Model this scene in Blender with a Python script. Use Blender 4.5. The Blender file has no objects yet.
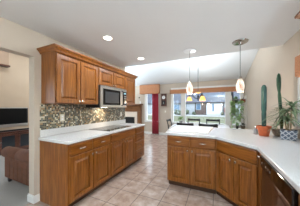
import bpy, bmesh, math, random
from mathutils import Vector, Matrix
random.seed(7)
PI = math.pi
SC = bpy.context.scene
COL = SC.collection

# ------------------------------------------------------------------ camera, world, exposure
cam_d = bpy.data.cameras.new('camera')
cam = bpy.data.objects.new('camera', cam_d); COL.objects.link(cam)
cam.location = (0, 0, 1.343)
cam.rotation_euler = (PI / 2, 0, 0.428)
cam_d.sensor_width = 36.0
cam_d.lens = 144.43 / 300 * 36
cam_d.shift_y = 4.59 / 300
cam_d.clip_start = 0.05; cam_d.clip_end = 300
SC.camera = cam
SC.view_settings.view_transform = 'Standard'
SC.view_settings.look = 'None'
SC.view_settings.gamma = 1.0
SC.view_settings.use_curve_mapping = False
SC.view_settings.exposure = 0.58
W = bpy.data.worlds.new('overcast_sky'); SC.world = W; W.use_nodes = True
bg = W.node_tree.nodes['Background']
bg.inputs[0].default_value = (0.82, 0.94, 1.07, 1); bg.inputs[1].default_value = 2.6
CAN_W = 10.0       # each recessed ceiling lamp
PENDANT_W = 4.0
CHANDELIER_W = 1.2
COVE_FILL_W = 16.0
TORCH_FILL_W = 185.0     # full power of the unseen stand lamps added to lift the ceilings

# ------------------------------------------------------------------ materials
def lin(c):
    c = c / 255.0
    return c / 12.92 if c <= 0.04045 else ((c + 0.055) / 1.055) ** 2.4
def rgb(r, g, b): return (lin(r), lin(g), lin(b), 1)
class NT:
    def __init__(s, name):
        s.m = bpy.data.materials.new(name); s.m.use_nodes = True
        s.t = s.m.node_tree; s.b = s.t.nodes['Principled BSDF']
    def n(s, ty, **kw):
        x = s.t.nodes.new(ty)
        for k, v in kw.items(): setattr(x, k, v)
        return x
    def l(s, a, b): s.t.links.new(a, b)
    def val(s, sock, v):
        if hasattr(v, 'is_output'): s.l(v, sock)
        else: sock.default_value = v
    def math(s, op, a, b=0.0, c=0.0):
        x = s.n('ShaderNodeMath', operation=op)
        s.val(x.inputs[0], a); s.val(x.inputs[1], b); s.val(x.inputs[2], c)
        return x.outputs[0]
    def mix(s, f, a, b):
        x = s.n('ShaderNodeMix', data_type='RGBA')
        s.val(x.inputs[0], f); s.val(x.inputs[6], a); s.val(x.inputs[7], b)
        return x.outputs[2]
    def coords(s, scale=(1, 1, 1), loc=(0, 0, 0)):
        tc = s.n('ShaderNodeTexCoord'); mp = s.n('ShaderNodeMapping')
        mp.inputs['Scale'].default_value = scale; mp.inputs['Location'].default_value = loc
        s.l(tc.outputs['Object'], mp.inputs[0]); return mp.outputs[0]
    def noise(s, vec, scale=5, detail=3, rough=0.5):
        x = s.n('ShaderNodeTexNoise'); s.l(vec, x.inputs['Vector'])
        x.inputs['Scale'].default_value = scale; x.inputs['Detail'].default_value = detail
        x.inputs['Roughness'].default_value = rough
        return x.outputs[0]
    def ramp(s, f, stops, const=False):
        x = s.n('ShaderNodeValToRGB'); s.l(f, x.inputs[0]); r = x.color_ramp
        if const: r.interpolation = 'CONSTANT'
        while len(r.elements) < len(stops): r.elements.new(0.5)
        for e, (p, c) in zip(r.elements, stops): e.position = p; e.color = c
        return x.outputs[0]
    def bump(s, h, strength=0.1, dist=0.01):
        x = s.n('ShaderNodeBump'); s.l(h, x.inputs['Height'])
        x.inputs['Strength'].default_value = strength; x.inputs['Distance'].default_value = dist
        s.l(x.outputs[0], s.b.inputs['Normal'])
    def set(s, col=None, rough=0.5, metal=0.0, spec=None):
        if col is not None: s.val(s.b.inputs['Base Color'], col)
        s.val(s.b.inputs['Roughness'], rough); s.b.inputs['Metallic'].default_value = metal
        if spec is not None: s.b.inputs['Specular IOR Level'].default_value = spec
        return s
def plain(name, c, rough=0.5, metal=0.0, var=0.06, scale=8, spec=None):
    s = NT(name); nz = s.noise(s.coords(), scale, 3)
    d = tuple(max(0, x * (1 - var)) for x in c[:3]) + (1,); u = tuple(min(1, x * (1 + var)) for x in c[:3]) + (1,)
    return s.set(s.ramp(nz, [(0.3, d), (0.7, u)]), rough, metal, spec).m
def wood(name, dark, mid, light, scale, rough=0.32):
    s = NT(name); v = s.coords(scale)
    n1 = s.noise(v, 3.0, 5, 0.6); n2 = s.noise(s.coords((2, 2, 2)), 2.0, 2)
    c = s.ramp(n1, [(0.28, dark), (0.5, mid), (0.72, light)])
    c2 = s.mix(s.math('MULTIPLY', n2, 0.35), c, dark)
    s.set(c2, rough, spec=0.5); s.bump(n1, 0.06, 0.004); return s.m
CD, CM, CL = rgb(98, 48, 8), rgb(134, 78, 22), rgb(168, 108, 50)
M = {}
M['wood_v'] = wood('cherry_wood_vertical_grain', CD, CM, CL, (14, 14, 1.1))
M['wood_h'] = wood('cherry_wood_horizontal_grain', CD, CM, CL, (1.1, 14, 14))
M['wood_dark'] = wood('dark_walnut', rgb(52, 26, 18), rgb(90, 50, 36), rgb(122, 74, 54), (2, 10, 10))
M['wood_mantel'] = wood('mantel_oak', rgb(88, 52, 28), rgb(122, 78, 45), rgb(145, 98, 60), (2, 12, 12))
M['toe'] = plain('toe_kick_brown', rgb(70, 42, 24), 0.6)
M['wall'] = plain('greige_wall_paint', rgb(198, 183, 166), 0.85, var=0.015, scale=2)
M['wall_living'] = plain('beige_wall_paint', rgb(196, 170, 143), 0.85, var=0.015, scale=2)
M['ceiling'] = plain('white_ceiling_paint', rgb(226, 226, 225), 0.9, var=0.01, scale=3)
M['white'] = plain('white_trim_paint', rgb(232, 230, 226), 0.45, var=0.01)
M['black'] = plain('black_lacquer', rgb(28, 27, 29), 0.35)
M['black_matte'] = plain('matte_black', rgb(14, 14, 15), 0.7)
M['black_gloss'] = plain('black_glass', rgb(10, 10, 11), 0.06)
M['tv_screen'] = plain('television_glass', rgb(9, 9, 10), 0.35, spec=0.2)
M['steel'] = plain('brushed_steel', rgb(190, 186, 180), 0.3, 0.9, scale=40)
M['nickel'] = plain('satin_nickel', rgb(200, 196, 190), 0.25, 1.0)
M['chrome'] = plain('polished_chrome', rgb(215, 213, 208), 0.08, 1.0)
M['bronze'] = plain('dark_bronze_steel', rgb(122, 96, 80), 0.24, 0.85, scale=30)
M['iron'] = plain('dark_iron', rgb(40, 33, 28), 0.5, 0.6)
M['terracotta'] = plain('terracotta', rgb(186, 92, 52), 0.8, var=0.15, scale=25)
M['soil'] = plain('potting_soil', rgb(62, 46, 36), 0.95, var=0.4, scale=60)
M['leaf'] = plain('ivy_leaf', rgb(142, 174, 112), 0.5, var=0.45, scale=14)
M['leaf_bright'] = plain('young_leaf', rgb(104, 150, 62), 0.45, var=0.3, scale=25)
M['leaf_strap'] = plain('strap_leaf', rgb(108, 124, 92), 0.45, var=0.5, scale=18)
M['cane'] = plain('plant_cane', rgb(150, 132, 98), 0.8, var=0.3, scale=40)
M['stone'] = plain('speckled_stoneware', rgb(142, 124, 104), 0.7, var=0.35, scale=70)
M['outlet'] = plain('ivory_plastic', rgb(222, 214, 196), 0.4, var=0.01)
M['red'] = plain('red_curtain_cloth', rgb(164, 44, 62), 0.75, var=0.1, scale=30)
M['leather'] = plain('brown_microfibre', rgb(98, 58, 36), 0.8, var=0.2, scale=14)
M['cream'] = plain('cream_tile', rgb(222, 206, 190), 0.4, var=0.05)
M['siding'] = plain('white_siding', rgb(172, 176, 182), 0.7, var=0.03)
M['garage'] = plain('white_garage_door', rgb(212, 214, 216), 0.6, var=0.02)
M['shingle'] = plain('grey_roof_shingle', rgb(96, 100, 112), 0.9, var=0.22, scale=6)
M['window_blue'] = plain('far_window_glass', rgb(84, 116, 144), 0.15, var=0.2, scale=2)
M['road'] = plain('pale_asphalt', rgb(170, 168, 166), 0.9, var=0.08)
M['shrub'] = plain('shrub_leaf', rgb(84, 92, 74), 0.9, var=0.4, scale=9)
M['shrub_red'] = plain('russet_leaf', rgb(150, 104, 98), 0.9, var=0.3, scale=9)
M['rack'] = plain('ivory_painted_metal', rgb(236, 230, 220), 0.5, var=0.03)
M['bounce_pale'] = plain('pale_bounce_surface', rgb(226, 224, 220), 0.8, var=0.04)  # pale surface of the added daylight-bouncing slab
M['ledge'] = plain('taupe_ledge', rgb(176, 146, 120), 0.8, var=0.03)
M['linen'] = plain('white_tabletop', rgb(236, 238, 240), 0.22, var=0.01)
M['plastic_white'] = plain('white_plastic', rgb(240, 240, 240), 0.3, var=0.01)
M['cup'] = plain('grey_ceramic', rgb(150, 150, 150), 0.35)
M['basket'] = plain('rust_brown_basket', rgb(160, 92, 66), 0.8, var=0.3, scale=30)

def cloth_weave(name, a, b):
    s = NT(name); v = s.coords((60, 60, 60)); n1 = s.noise(v, 2.0, 3)
    s.set(s.ramp(n1, [(0.3, a), (0.7, b)]), 0.85); s.bump(n1, 0.3, 0.004); return s.m
M['valance'] = cloth_weave('tan_woven_cloth', rgb(170, 112, 76), rgb(200, 142, 104))
def carpet():
    s = NT('beige_grey_carpet'); n1 = s.noise(s.coords(), 160, 3, 0.8); n2 = s.noise(s.coords(), 3, 2)
    c = s.ramp(n1, [(0.3, rgb(132, 126, 120)), (0.7, rgb(172, 166, 160))])
    s.set(s.mix(s.math('MULTIPLY', n2, 0.2), c, rgb(150, 140, 130)), 0.95); s.bump(n1, 0.5, 0.01); return s.m
M['carpet'] = carpet()
def grass():
    s = NT('lawn_grass'); n1 = s.noise(s.coords(), 3, 4, 0.7)
    return s.set(s.ramp(n1, [(0.3, rgb(92, 94, 72)), (0.7, rgb(126, 124, 98))]), 0.95).m
M['grass'] = grass()
def brick():
    s = NT('red_brick'); t = s.n('ShaderNodeTexBrick'); s.l(s.coords((1, 1, 1)), t.inputs['Vector'])
    t.inputs['Color1'].default_value = rgb(84, 50, 46); t.inputs['Color2'].default_value = rgb(66, 42, 40)
    t.inputs['Mortar'].default_value = rgb(100, 84, 80); t.inputs['Scale'].default_value = 5
    return s.set(t.outputs[0], 0.9).m
M['brick'] = brick()
def quartz():
    s = NT('white_speckled_quartz'); n1 = s.noise(s.coords(), 140, 2, 0.7); n2 = s.noise(s.coords(), 12, 3)
    c = s.ramp(n1, [(0.32, rgb(188, 183, 178)), (0.45, rgb(214, 213, 212)), (0.7, rgb(226, 226, 226))])
    s.set(s.mix(s.math('MULTIPLY', n2, 0.15), c, rgb(214, 210, 206)), 0.14); return s.m
M['quartz'] = quartz()
def grid(s, axes, size, off, grout):
    """cell id vector and grout mask for a square grid along two object axes"""
    tc = s.n('ShaderNodeTexCoord'); sp = s.n('ShaderNodeSeparateXYZ'); s.l(tc.outputs['Object'], sp.inputs[0])
    ids, masks = [], []
    for a, o in zip(axes, off):
        v = s.math('DIVIDE', s.math('SUBTRACT', sp.outputs[a], o), size)
        ids.append(s.math('FLOOR', v)); fr = s.math('FRACT', v)
        masks.append(s.math('LESS_THAN', s.math('SUBTRACT', 0.5, s.math('ABSOLUTE', s.math('SUBTRACT', fr, 0.5))), grout))
    cb = s.n('ShaderNodeCombineXYZ'); s.l(ids[0], cb.inputs[0]); s.l(ids[1], cb.inputs[1])
    wn = s.n('ShaderNodeTexWhiteNoise', noise_dimensions='3D'); s.l(cb.outputs[0], wn.inputs['Vector'])
    return wn.outputs['Value'], s.math('MAXIMUM', masks[0], masks[1])
def mosaic():
    s = NT('glass_mosaic_tile'); r, g = grid(s, (1, 2), 0.0245, (0.003, 1.018), 0.06)
    c = s.ramp(r, [(0, rgb(48, 50, 42)), (0.24, rgb(92, 88, 62)), (0.40, rgb(150, 116, 74)), (0.52, rgb(64, 50, 36)),
                   (0.66, rgb(178, 166, 140)), (0.78, rgb(104, 112, 104)), (0.90, rgb(214, 206, 184))], True)
    s.set(s.mix(g, c, rgb(150, 142, 128)), s.math('MULTIPLY_ADD', g, 0.4, 0.32)); return s.m
M['mosaic'] = mosaic()
def floor_tile():
    s = NT('tan_ceramic_floor_tile'); r, g = grid(s, (0, 1), 0.345, (-1.07, 2.30), 0.014)
    v = s.coords(); n1 = s.noise(v, 7, 5, 0.65); n2 = s.noise(v, 28, 3, 0.6)
    c = s.ramp(n1, [(0.3, rgb(142, 116, 100)), (0.5, rgb(176, 153, 138)), (0.7, rgb(208, 190, 176))])
    c = s.mix(s.math('MULTIPLY', n2, 0.4), c, rgb(166, 144, 130))
    c = s.mix(s.math('MULTIPLY', r, 0.3), c, rgb(154, 130, 116))
    c = s.mix(g, c, rgb(96, 78, 66))
    s.set(c, s.math('MULTIPLY_ADD', n1, 0.12, s.math('MULTIPLY_ADD', g, 0.4, 0.11)))
    s.bump(s.math('SUBTRACT', s.math('MULTIPLY', n1, 0.25), g), 0.25, 0.003); return s.m
M['tile'] = floor_tile()
def lattice():
    s = NT('grey_white_lattice_pattern'); tc = s.n('ShaderNodeTexCoord'); sp = s.n('ShaderNodeSeparateXYZ')
    s.l(tc.outputs['Object'], sp.inputs[0])
    h = s.math('ADD', sp.outputs[0], sp.outputs[1])
    a = s.math('FRACT', s.math('MULTIPLY', s.math('ADD', h, sp.outputs[2]), 17)); b = s.math('FRACT', s.math('MULTIPLY', s.math('SUBTRACT', h, sp.outputs[2]), 17))
    m = s.math('MAXIMUM', s.math('LESS_THAN', a, 0.25), s.math('LESS_THAN', b, 0.25))
    return s.set(s.mix(m, rgb(92, 102, 118), rgb(190, 194, 198)), 0.5).m
M['lattice'] = lattice()
def cactus_mat(name, a, b):
    s = NT(name); n1 = s.noise(s.coords((1, 1, 0.3)), 30, 3)
    return s.set(s.ramp(n1, [(0.35, a), (0.7, b)]), 0.55).m
M['cactus'] = cactus_mat('blue_green_cactus', rgb(26, 62, 58), rgb(52, 94, 84))
M['cactus_b'] = cactus_mat('deep_green_cactus', rgb(26, 60, 44), rgb(52, 92, 60))
def glass():
    s = NT('clear_window_glass'); t = s.t; t.nodes.remove(s.b)
    tr = s.n('ShaderNodeBsdfTransparent'); tr.inputs[0].default_value = (0.94, 0.96, 0.96, 1)
    gl = s.n('ShaderNodeBsdfGlossy'); gl.inputs['Roughness'].default_value = 0.02
    mx = s.n('ShaderNodeMixShader'); mx.inputs[0].default_value = 0.06
    s.l(tr.outputs[0], mx.inputs[1]); s.l(gl.outputs[0], mx.inputs[2]); s.l(mx.outputs[0], t.nodes['Material Output'].inputs[0])
    return s.m
M['glass'] = glass()
M['smoke'] = plain('smoked_mesh_screen', rgb(58, 58, 60), 0.3, scale=60)
M['cabinet_glass'] = plain('smoked_cabinet_glass', rgb(46, 50, 54), 0.08)
def emit(name, c, st, stripes=False):
    s = NT(name); s.set(c, 0.3); s.b.inputs['Emission Strength'].default_value = st
    if stripes:
        n1 = s.noise(s.coords((1, 1, 0.4)), 22, 4, 0.7)
        cc = s.ramp(n1, [(0.38, rgb(206, 150, 112)), (0.52, rgb(255, 240, 222)), (0.7, rgb(255, 250, 240))]); s.l(cc, s.b.inputs['Emission Color']); s.l(cc, s.b.inputs['Base Color'])
    else: s.b.inputs['Emission Color'].default_value = c
    return s.m
M['bulb'] = emit('lamp_disc', rgb(255, 248, 236), 6.0)
M['pendant_glass'] = emit('mottled_pendant_glass', rgb(255, 236, 214), 0.30, True)
M['amber'] = emit('amber_lamp_glass', rgb(255, 190, 100), 0.6)
M['led'] = emit('display_digits', rgb(150, 190, 200), 0.4)

# ------------------------------------------------------------------ mesh builder
class MB:
    def __init__(s): s.bm = bmesh.new()
    def face(s, vs):
        try: return s.bm.faces.new(vs)
        except ValueError: return None
    def box(s, x0, x1, y0, y1, z0, z1):
        v = [s.bm.verts.new(p) for p in ((x0,y0,z0),(x1,y0,z0),(x1,y1,z0),(x0,y1,z0),(x0,y0,z1),(x1,y0,z1),(x1,y1,z1),(x0,y1,z1))]
        for f in ((3,2,1,0),(4,5,6,7),(0,1,5,4),(1,2,6,5),(2,3,7,6),(3,0,4,7)): s.face([v[i] for i in f])
        return s
    def prism(s, poly, z0, z1):
        a = [s.bm.verts.new((x, y, z0)) for x, y in poly]; b = [s.bm.verts.new((x, y, z1)) for x, y in poly]
        s.face(a[::-1]); s.face(b); n = len(a)
        for i in range(n): s.face([a[i], a[(i+1) % n], b[(i+1) % n], b[i]])
        return s
    def tube(s, pts, r, n=10, cap=True):
        pts = [Vector(p) for p in pts]; rr = r if isinstance(r, (list, tuple)) else [r] * len(pts)
        rings = []; up = None
        for i, p in enumerate(pts):
            t = (pts[min(i+1, len(pts)-1)] - pts[max(i-1, 0)]).normalized()
            if up is None:
                up = Vector((0, 0, 1)) if abs(t.z) < 0.9 else Vector((1, 0, 0))
            a = t.cross(up).normalized(); b = a.cross(t).normalized(); up = b
            rings.append([s.bm.verts.new(p + (a * math.cos(k*2*PI/n) + b * math.sin(k*2*PI/n)) * rr[i]) for k in range(n)])
        for i in range(len(rings)-1):
            for k in range(n): s.face([rings[i][k], rings[i][(k+1) % n], rings[i+1][(k+1) % n], rings[i+1][k]])
        if cap: s.face(rings[0][::-1]); s.face(rings[-1])
        return s
    def lathe(s, prof, c=(0,0,0), n=24, axis='z', wob=None):
        rings = []
        for r, h in prof:
            ring = []
            for k in range(n):
                a = k*2*PI/n; rr = r * (wob(a) if wob else 1)
                x, y = rr*math.cos(a), rr*math.sin(a)
                p = (x, y, h) if axis == 'z' else ((x, -h, y) if axis == '-y' else (h, x, y))
                ring.append(s.bm.verts.new((p[0]+c[0], p[1]+c[1], p[2]+c[2])))
            rings.append(ring)
        for i in range(len(rings)-1):
            for k in range(n): s.face([rings[i][k], rings[i][(k+1) % n], rings[i+1][(k+1) % n], rings[i+1][k]])
        s.face(rings[0][::-1]); s.face(rings[-1]); return s
    def panel(s, x0, x1, z0, z1, prof):
        """a door or drawer front facing -y: nested rectangles (inset, y)"""
        rings = []
        for i, y in prof:
            rings.append([s.bm.verts.new(p) for p in ((x0+i,y,z0+i),(x1-i,y,z0+i),(x1-i,y,z1-i),(x0+i,y,z1-i))])
        s.face(rings[0][::-1])
        for a, b in zip(rings, rings[1:]):
            for k in range(4): s.face([a[k], a[(k+1) % 4], b[(k+1) % 4], b[k]])
        s.face(rings[-1]); return s
    def leaf(s, base, d, up, L, w, droop=0.0, seg=4):
        d = Vector(d).normalized(); side = d.cross(Vector(up)); 
        if side.length < 1e-4: side = Vector((1, 0, 0))
        side.normalize(); p = Vector(base); prev = None
        for i in range(seg+1):
            t = i/seg; ww = w * (math.sin(PI * (0.12 + 0.88*t)) ** 0.8 if t < 1 else 0.02)
            q = Vector(base) + d*L*t + Vector((0, 0, -droop*L*t*t))
            a = s.bm.verts.new(q - side*ww*0.5); m = s.bm.verts.new(q + Vector((0, 0, -0.12*ww))); b = s.bm.verts.new(q + side*ww*0.5)
            if prev: s.face([prev[0], prev[1], m, a]); s.face([prev[1], prev[2], b, m])
            prev = (a, m, b)
        return s
    def blob(s, c, r, sq=(1,1,1), jit=0.25, sub=2):
        g = bmesh.ops.create_icosphere(s.bm, subdivisions=sub, radius=1)
        for v in g['verts']:
            k = r * (1 + random.uniform(-jit, jit)); v.co = Vector((v.co.x*k*sq[0]+c[0], v.co.y*k*sq[1]+c[1], v.co.z*k*sq[2]+c[2]))
        return s
    def build(s, name, mat, parent=None, loc=None, rz=0.0, smooth=False, bevel=0.0, seg=2, solid=0.0):
        bmesh.ops.recalc_face_normals(s.bm, faces=s.bm.faces[:])
        me = bpy.data.meshes.new(name); s.bm.to_mesh(me); s.bm.free()
        if smooth:
            for p in me.polygons: p.use_smooth = True
            if smooth != 'all':
                me.set_sharp_from_angle(angle=math.radians(38))
        o = bpy.data.objects.new(name, me); COL.objects.link(o)
        me.materials.append(M[mat] if isinstance(mat, str) else mat)
        if loc: o.location = loc
        o.rotation_euler.z = rz
        if parent: o.parent = parent
        if solid:
            m = o.modifiers.new('solid', 'SOLIDIFY'); m.thickness = solid; m.offset = 0
        if bevel:
            m = o.modifiers.new('bevel', 'BEVEL'); m.width = bevel; m.segments = seg; m.limit_method = 'ANGLE'
        return o
def tag(o, label, cat, group=None):
    o['label'] = label; o['category'] = cat
    if group: o['group'] = group
    return o
def thing(name, label, cat, loc=(0,0,0), rz=0.0, group=None):
    o = bpy.data.objects.new(name, None); COL.objects.link(o); o.location = loc; o.rotation_euler.z = rz
    o.empty_display_size = 0.1
    return tag(o, label, cat, group)
def struct(o): o['kind'] = 'structure'; return o
def box(name, mat, d, parent=None, bevel=0.0, **k): return MB().box(*d).build(name, mat, parent, bevel=bevel, **k)
def dup(root, loc, rz, label=None):
    r = root.copy(); COL.objects.link(r); r.location = loc; r.rotation_euler.z = rz
    if label: r['label'] = label
    for ch in list(root.children):
        c = ch.copy(); COL.objects.link(c); c.parent = r
        for g in list(ch.children):
            e = g.copy(); COL.objects.link(e); e.parent = c
    return r

# ------------------------------------------------------------------ room shell
def wall(name, mat, axis, a0, a1, t0, t1, z0, z1, holes=()):
    """wall running along axis from a0 to a1, between t0 and t1 across; holes are (a, b, zlow, zhigh)"""
    cs = sorted({a0, a1} | {h[0] for h in holes} | {h[1] for h in holes})
    zs = sorted({z0, z1} | {h[2] for h in holes} | {h[3] for h in holes}); m = MB()
    for i in range(len(cs)-1):
        for j in range(len(zs)-1):
            ca, cz = (cs[i]+cs[i+1])/2, (zs[j]+zs[j+1])/2
            if any(h[0] < ca < h[1] and h[2] < cz < h[3] for h in holes): continue
            if axis == 'x': m.box(cs[i], cs[i+1], t0, t1, zs[j], zs[j+1])
            else: m.box(t0, t1, cs[i], cs[i+1], zs[j], zs[j+1])
    bmesh.ops.remove_doubles(m.bm, verts=m.bm.verts[:], dist=1e-5)
    dead = [f for f in m.bm.faces if sum(1 for g in m.bm.faces if g is not f and set(g.verts) == set(f.verts))]
    return struct(m.build(name, mat))
XL, XR, YB, YF = -2.32, 1.05, 6.8, -2.6     # kitchen left wall face, right wall face, back wall face, wall behind the camera
XLIV = -6.0; CEIL = 2.42; YC = 3.23
fl = MB().prism([(-2.39,YF),(XR,YF),(XR,YB),(-3.5,YB),(-3.5,3.40),(-2.39,3.40)], -0.05, 0).build('floor', 'tile'); struct(fl)
cp = MB().prism([(XLIV,YF),(-2.39,YF),(-2.39,3.40),(-3.5,3.40),(-3.5,YB),(XLIV,YB)], -0.05, 0.0).build('floor_living', 'carpet'); struct(cp)
wall('wall_left', 'wall', 'y', YF, 3.40, XL-0.13, XL, 0, 4.3, [(-1.6, 1.17, 0, 2.06)])
WBACK = [(-3.33, -2.66, 0.66, 2.12), (-1.91, 0.93, 0.62, 2.20)]
wall('wall_back', 'wall', 'x', XLIV-0.15, XR+0.15, YB, YB+0.15, 0, 2.6, WBACK)
wall('wall_right', 'wall', 'y', YF, YB, XR, XR+0.15, 0, 4.4, [(1.80, 2.61, 1.12, 2.0)])
wall('wall_living', 'wall_living', 'y', YF, YB, XLIV-0.15, XLIV, 0, 4.5, [(-2.0, 0.3, 0.5, 2.2)])
wall('wall_front', 'wall', 'x', XLIV-0.15, XR+0.15, YF-0.15, YF, 0, 4.5, [(-0.5, 0.48, 0.0, 2.1), (-5.2, -3.2, 0.5, 2.2)])
struct(box('ceiling', 'ceiling', (XL, XR, YF, YC, CEIL, CEIL+0.08)))
struct(box('trim_1', 'ceiling', (XL, XR, YC-0.12, YC-0.001, CEIL+0.08, 3.21)))
def zv(y): return 2.5 + 0.2*(YB - y)
v = MB()
for dz in (0, 0.12):
    pass
p = [(XLIV, YB, zv(YB)), (XR, YB, zv(YB)), (XR, YF, zv(YF)), (XLIV, YF, zv(YF))]
a = [v.bm.verts.new(q) for q in p]; b = [v.bm.verts.new((q[0], q[1], q[2]+0.12)) for q in p]
v.face(a); v.face(b[::-1])
for i in range(4): v.face([a[i], b[i], b[(i+1) % 4], a[(i+1) % 4]])
struct(v.build('ceiling_vault', 'ceiling'))
# skirting
struct(box('baseboard_back', 'white', (-3.5, -1.2, YB-0.015, YB, 0, 0.10)))
bl = MB(); bl.box(XL-0.145, XL+0.015, 1.155, 1.17, 0, 0.09); bl.box(XL, XL+0.015, 1.17, 1.238, 0, 0.09); bl.box(XL-0.141, XL+0.011, 1.159, 1.17, 0.09, 0.105); bl.box(XL, XL+0.011, 1.17, 1.238, 0.09, 0.105)
struct(bl.build('baseboard_left', 'white'))
struct(box('baseboard_living', 'white', (XLIV, XLIV+0.015, 3.4, YB, 0, 0.10)))

def window(n, axis, t, s, a0, a1, z0, z1, posts=(), casing=0.07, head=0.07):
    """white frame with casing and panes; t is the wall face, s points from the room into the wall"""
    m = MB()
    def b(aa, ab, d0, d1, za, zb):
        lo, hi = sorted((t + s*d0, t + s*d1))
        if axis == 'x': m.box(aa, ab, lo, hi, za, zb)
        else: m.box(lo, hi, aa, ab, za, zb)
    f = 0.035
    b(a0, a0+f, 0.0, 0.12, z0, z1); b(a1-f, a1, 0.0, 0.12, z0, z1); b(a0+f, a1-f, 0.0, 0.12, z0, z0+f); b(a0+f, a1-f, 0.0, 0.12, z1-f, z1)
    b(a0-casing, a0, -0.018, 0.0, z0-casing, z1+head); b(a1, a1+casing, -0.018, 0.0, z0-casing, z1+head)
    b(a0, a1, -0.018, 0.0, z1, z1+head); b(a0-casing-0.02, a1+casing+0.02, -0.06, 0.0, z0-0.03, z0); b(a0, a1, -0.018, 0, z0-casing, z0-0.03)
    for pa, pb in posts: b(pa, pb, 0.0, 0.12, z0+f, z1-f)
    o = struct(m.build('window_%d' % n, 'white', bevel=0.004))
    g = MB(); m = g; edges = [a0+f] + [e for p in posts for e in p] + [a1-f]
    for k in range(0, len(edges), 2): b(edges[k], edges[k+1], 0.07, 0.076, z0+f, z1-f)
    g.build('pane', 'glass', o); return o
window(1, 'x', YB, 1, *WBACK[0])
window(2, 'x', YB, 1, *WBACK[1], posts=[(-1.50, -1.29), (0.36, 0.57)], head=0.08)
window(3, 'y', XR, 1, 1.80, 2.61, 1.12, 2.0)
window(4, 'y', XLIV, -1, -2.0, 0.3, 0.5, 2.2, posts=[(-0.9, -0.8)])
window(5, 'x', YF, -1, -5.2, -3.2, 0.5, 2.2, posts=[(-4.25, -4.15)])
dd = struct(box('door_1', 'white', (-0.48, 0.46, YF-0.10, YF-0.05, 0.01, 2.09)))
m = MB()
for x0 in (-0.38, 0.03):
    for z0, z1 in ((0.2, 0.95), (1.1, 1.95)): m.panel(x0, x0+0.33, z0, z1, [(0, 0), (0.02, 0.008), (0.05, 0.008)])
m.build('raised_panels', 'white', dd, loc=(0, YF-0.052, 0))

# ------------------------------------------------------------------ cabinets
DOOR = [(0,0),(0,-0.017),(0.003,-0.020),(0.055,-0.020),(0.057,-0.004),(0.070,-0.004),(0.095,-0.019)]
DRAW = [(0,0),(0,-0.012),(0.012,-0.020)]
def knob(parent, x, z, y=-0.02):
    MB().lathe([(0.006,0),(0.006,0.012),(0.015,0.018),(0.016,0.026),(0.009,0.032)], (x, y, z), 14, '-y').build('knob', 'nickel', parent, smooth=True)
def pull(parent, x, z, y=-0.02, w=0.10):
    pts = [(x - w/2, y+0.002, z)] + [(x - w/2 + w*t, y - 0.026*math.sin(PI*(0.12+0.76*t)), z) for t in [k/8 for k in range(9)]] + [(x + w/2, y+0.002, z)]
    MB().tube(pts, [0.006]*2 + [0.008]*7 + [0.006]*2, 8).build('pull_handle', 'nickel', parent, smooth=True)
def fronts(root, items):
    for it in items:
        kind, x0, x1, z0, z1 = it[:5]
        if kind == 'door':
            o = MB().panel(x0+.005, x1-.005, z0, z1, DOOR).build('door', 'wood_v', root)
            if len(it) > 5: knob(o, it[5], it[6])
        else:
            o = MB().panel(x0+.004, x1-.004, z0, z1, DRAW).build('drawer' if kind == 'drawer' else 'false_front', 'wood_h', root)
            if len(it) > 5:
                if it[5] == 'pull': pull(o, (x0+x1)/2, (z0+z1)/2)
                else: knob(o, (x0+x1)/2, (z0+z1)/2)
def base_cabinet(label, loc, rz, w, items, depth=0.60, x0=0.0, body=None):
    r = thing('base_cabinet', label, 'cabinet', loc, rz)
    if body is None:
        box('body', 'wood_v', (x0, w, 0, depth, 0.10, 0.875), r, bevel=0.002)
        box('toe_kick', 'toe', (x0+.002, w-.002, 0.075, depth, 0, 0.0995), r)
    fronts(r, items); return r
Q = PI/2
FX = -1.71     # plane of the left base fronts
bc = base_cabinet('wooden base cabinet with two drawers over two doors nearest the doorway under white counter', (FX, 1.24, 0), Q, 0.80, [
    ('drawer', 0.01, 0.395, 0.715, 0.862, 'pull'), ('drawer', 0.405, 0.79, 0.715, 0.862, 'pull'),
    ('door', 0.01, 0.395, 0.115, 0.70, 0.362, 0.655), ('door', 0.405, 0.79, 0.115, 0.70, 0.438, 0.655)])
box('end_panel', 'wood_v', (-0.006, -0.0005, 0.0, 0.60, 0.0, 0.875), bc)
base_cabinet('wooden base cabinet under the cooktop with plain false front and two tall doors', (FX, 2.041, 0), Q, 0.869, [
    ('false', 0.01, 0.86, 0.715, 0.862), ('door', 0.01, 0.43, 0.115, 0.70, 0.395, 0.655), ('door', 0.44, 0.86, 0.115, 0.70, 0.475, 0.655)])
base_cabinet('wooden stack of four drawers at far end of the cooktop run', (FX, 2.911, 0), Q, 0.459, [
    ('drawer', 0.01, 0.45, 0.735, 0.862, 'knob'), ('drawer', 0.01, 0.45, 0.535, 0.725, 'knob'),
    ('drawer', 0.01, 0.45, 0.33, 0.525, 'knob'), ('drawer', 0.01, 0.45, 0.115, 0.32, 'knob')])
PX, PY = -0.76, 2.385
base_cabinet('peninsula end cabinet with two drawers over two doors, facing the aisle', (PX, PY, 0), 0, 0.762, [
    ('drawer', 0.01, 0.375, 0.705, 0.862, 'pull'), ('drawer', 0.388, 0.755, 0.705, 0.862, 'pull'),
    ('door', 0.01, 0.375, 0.115, 0.69, 0.345, 0.65), ('door', 0.388, 0.755, 0.115, 0.69, 0.418, 0.65)])
CA = math.atan2(1.955-PY, 0.44-0.004)
CW = math.hypot(0.436, PY-1.955)
cs = base_cabinet('angled corner sink cabinet with plain false front over two doors', (0.004, PY, 0), CA, CW, [
    ('false', 0.012, CW-0.012, 0.705, 0.862), ('door', 0.012, CW/2-0.003, 0.115, 0.69, CW/2-0.04, 0.65), ('door', CW/2+0.003, CW-0.012, 0.115, 0.69, CW/2+0.04, 0.65)], body=1)
ca, sa = math.cos(-CA), math.sin(-CA)
def tol(x, y): x -= 0.004; y -= PY; return (x*ca - y*sa, x*sa + y*ca)
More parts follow.
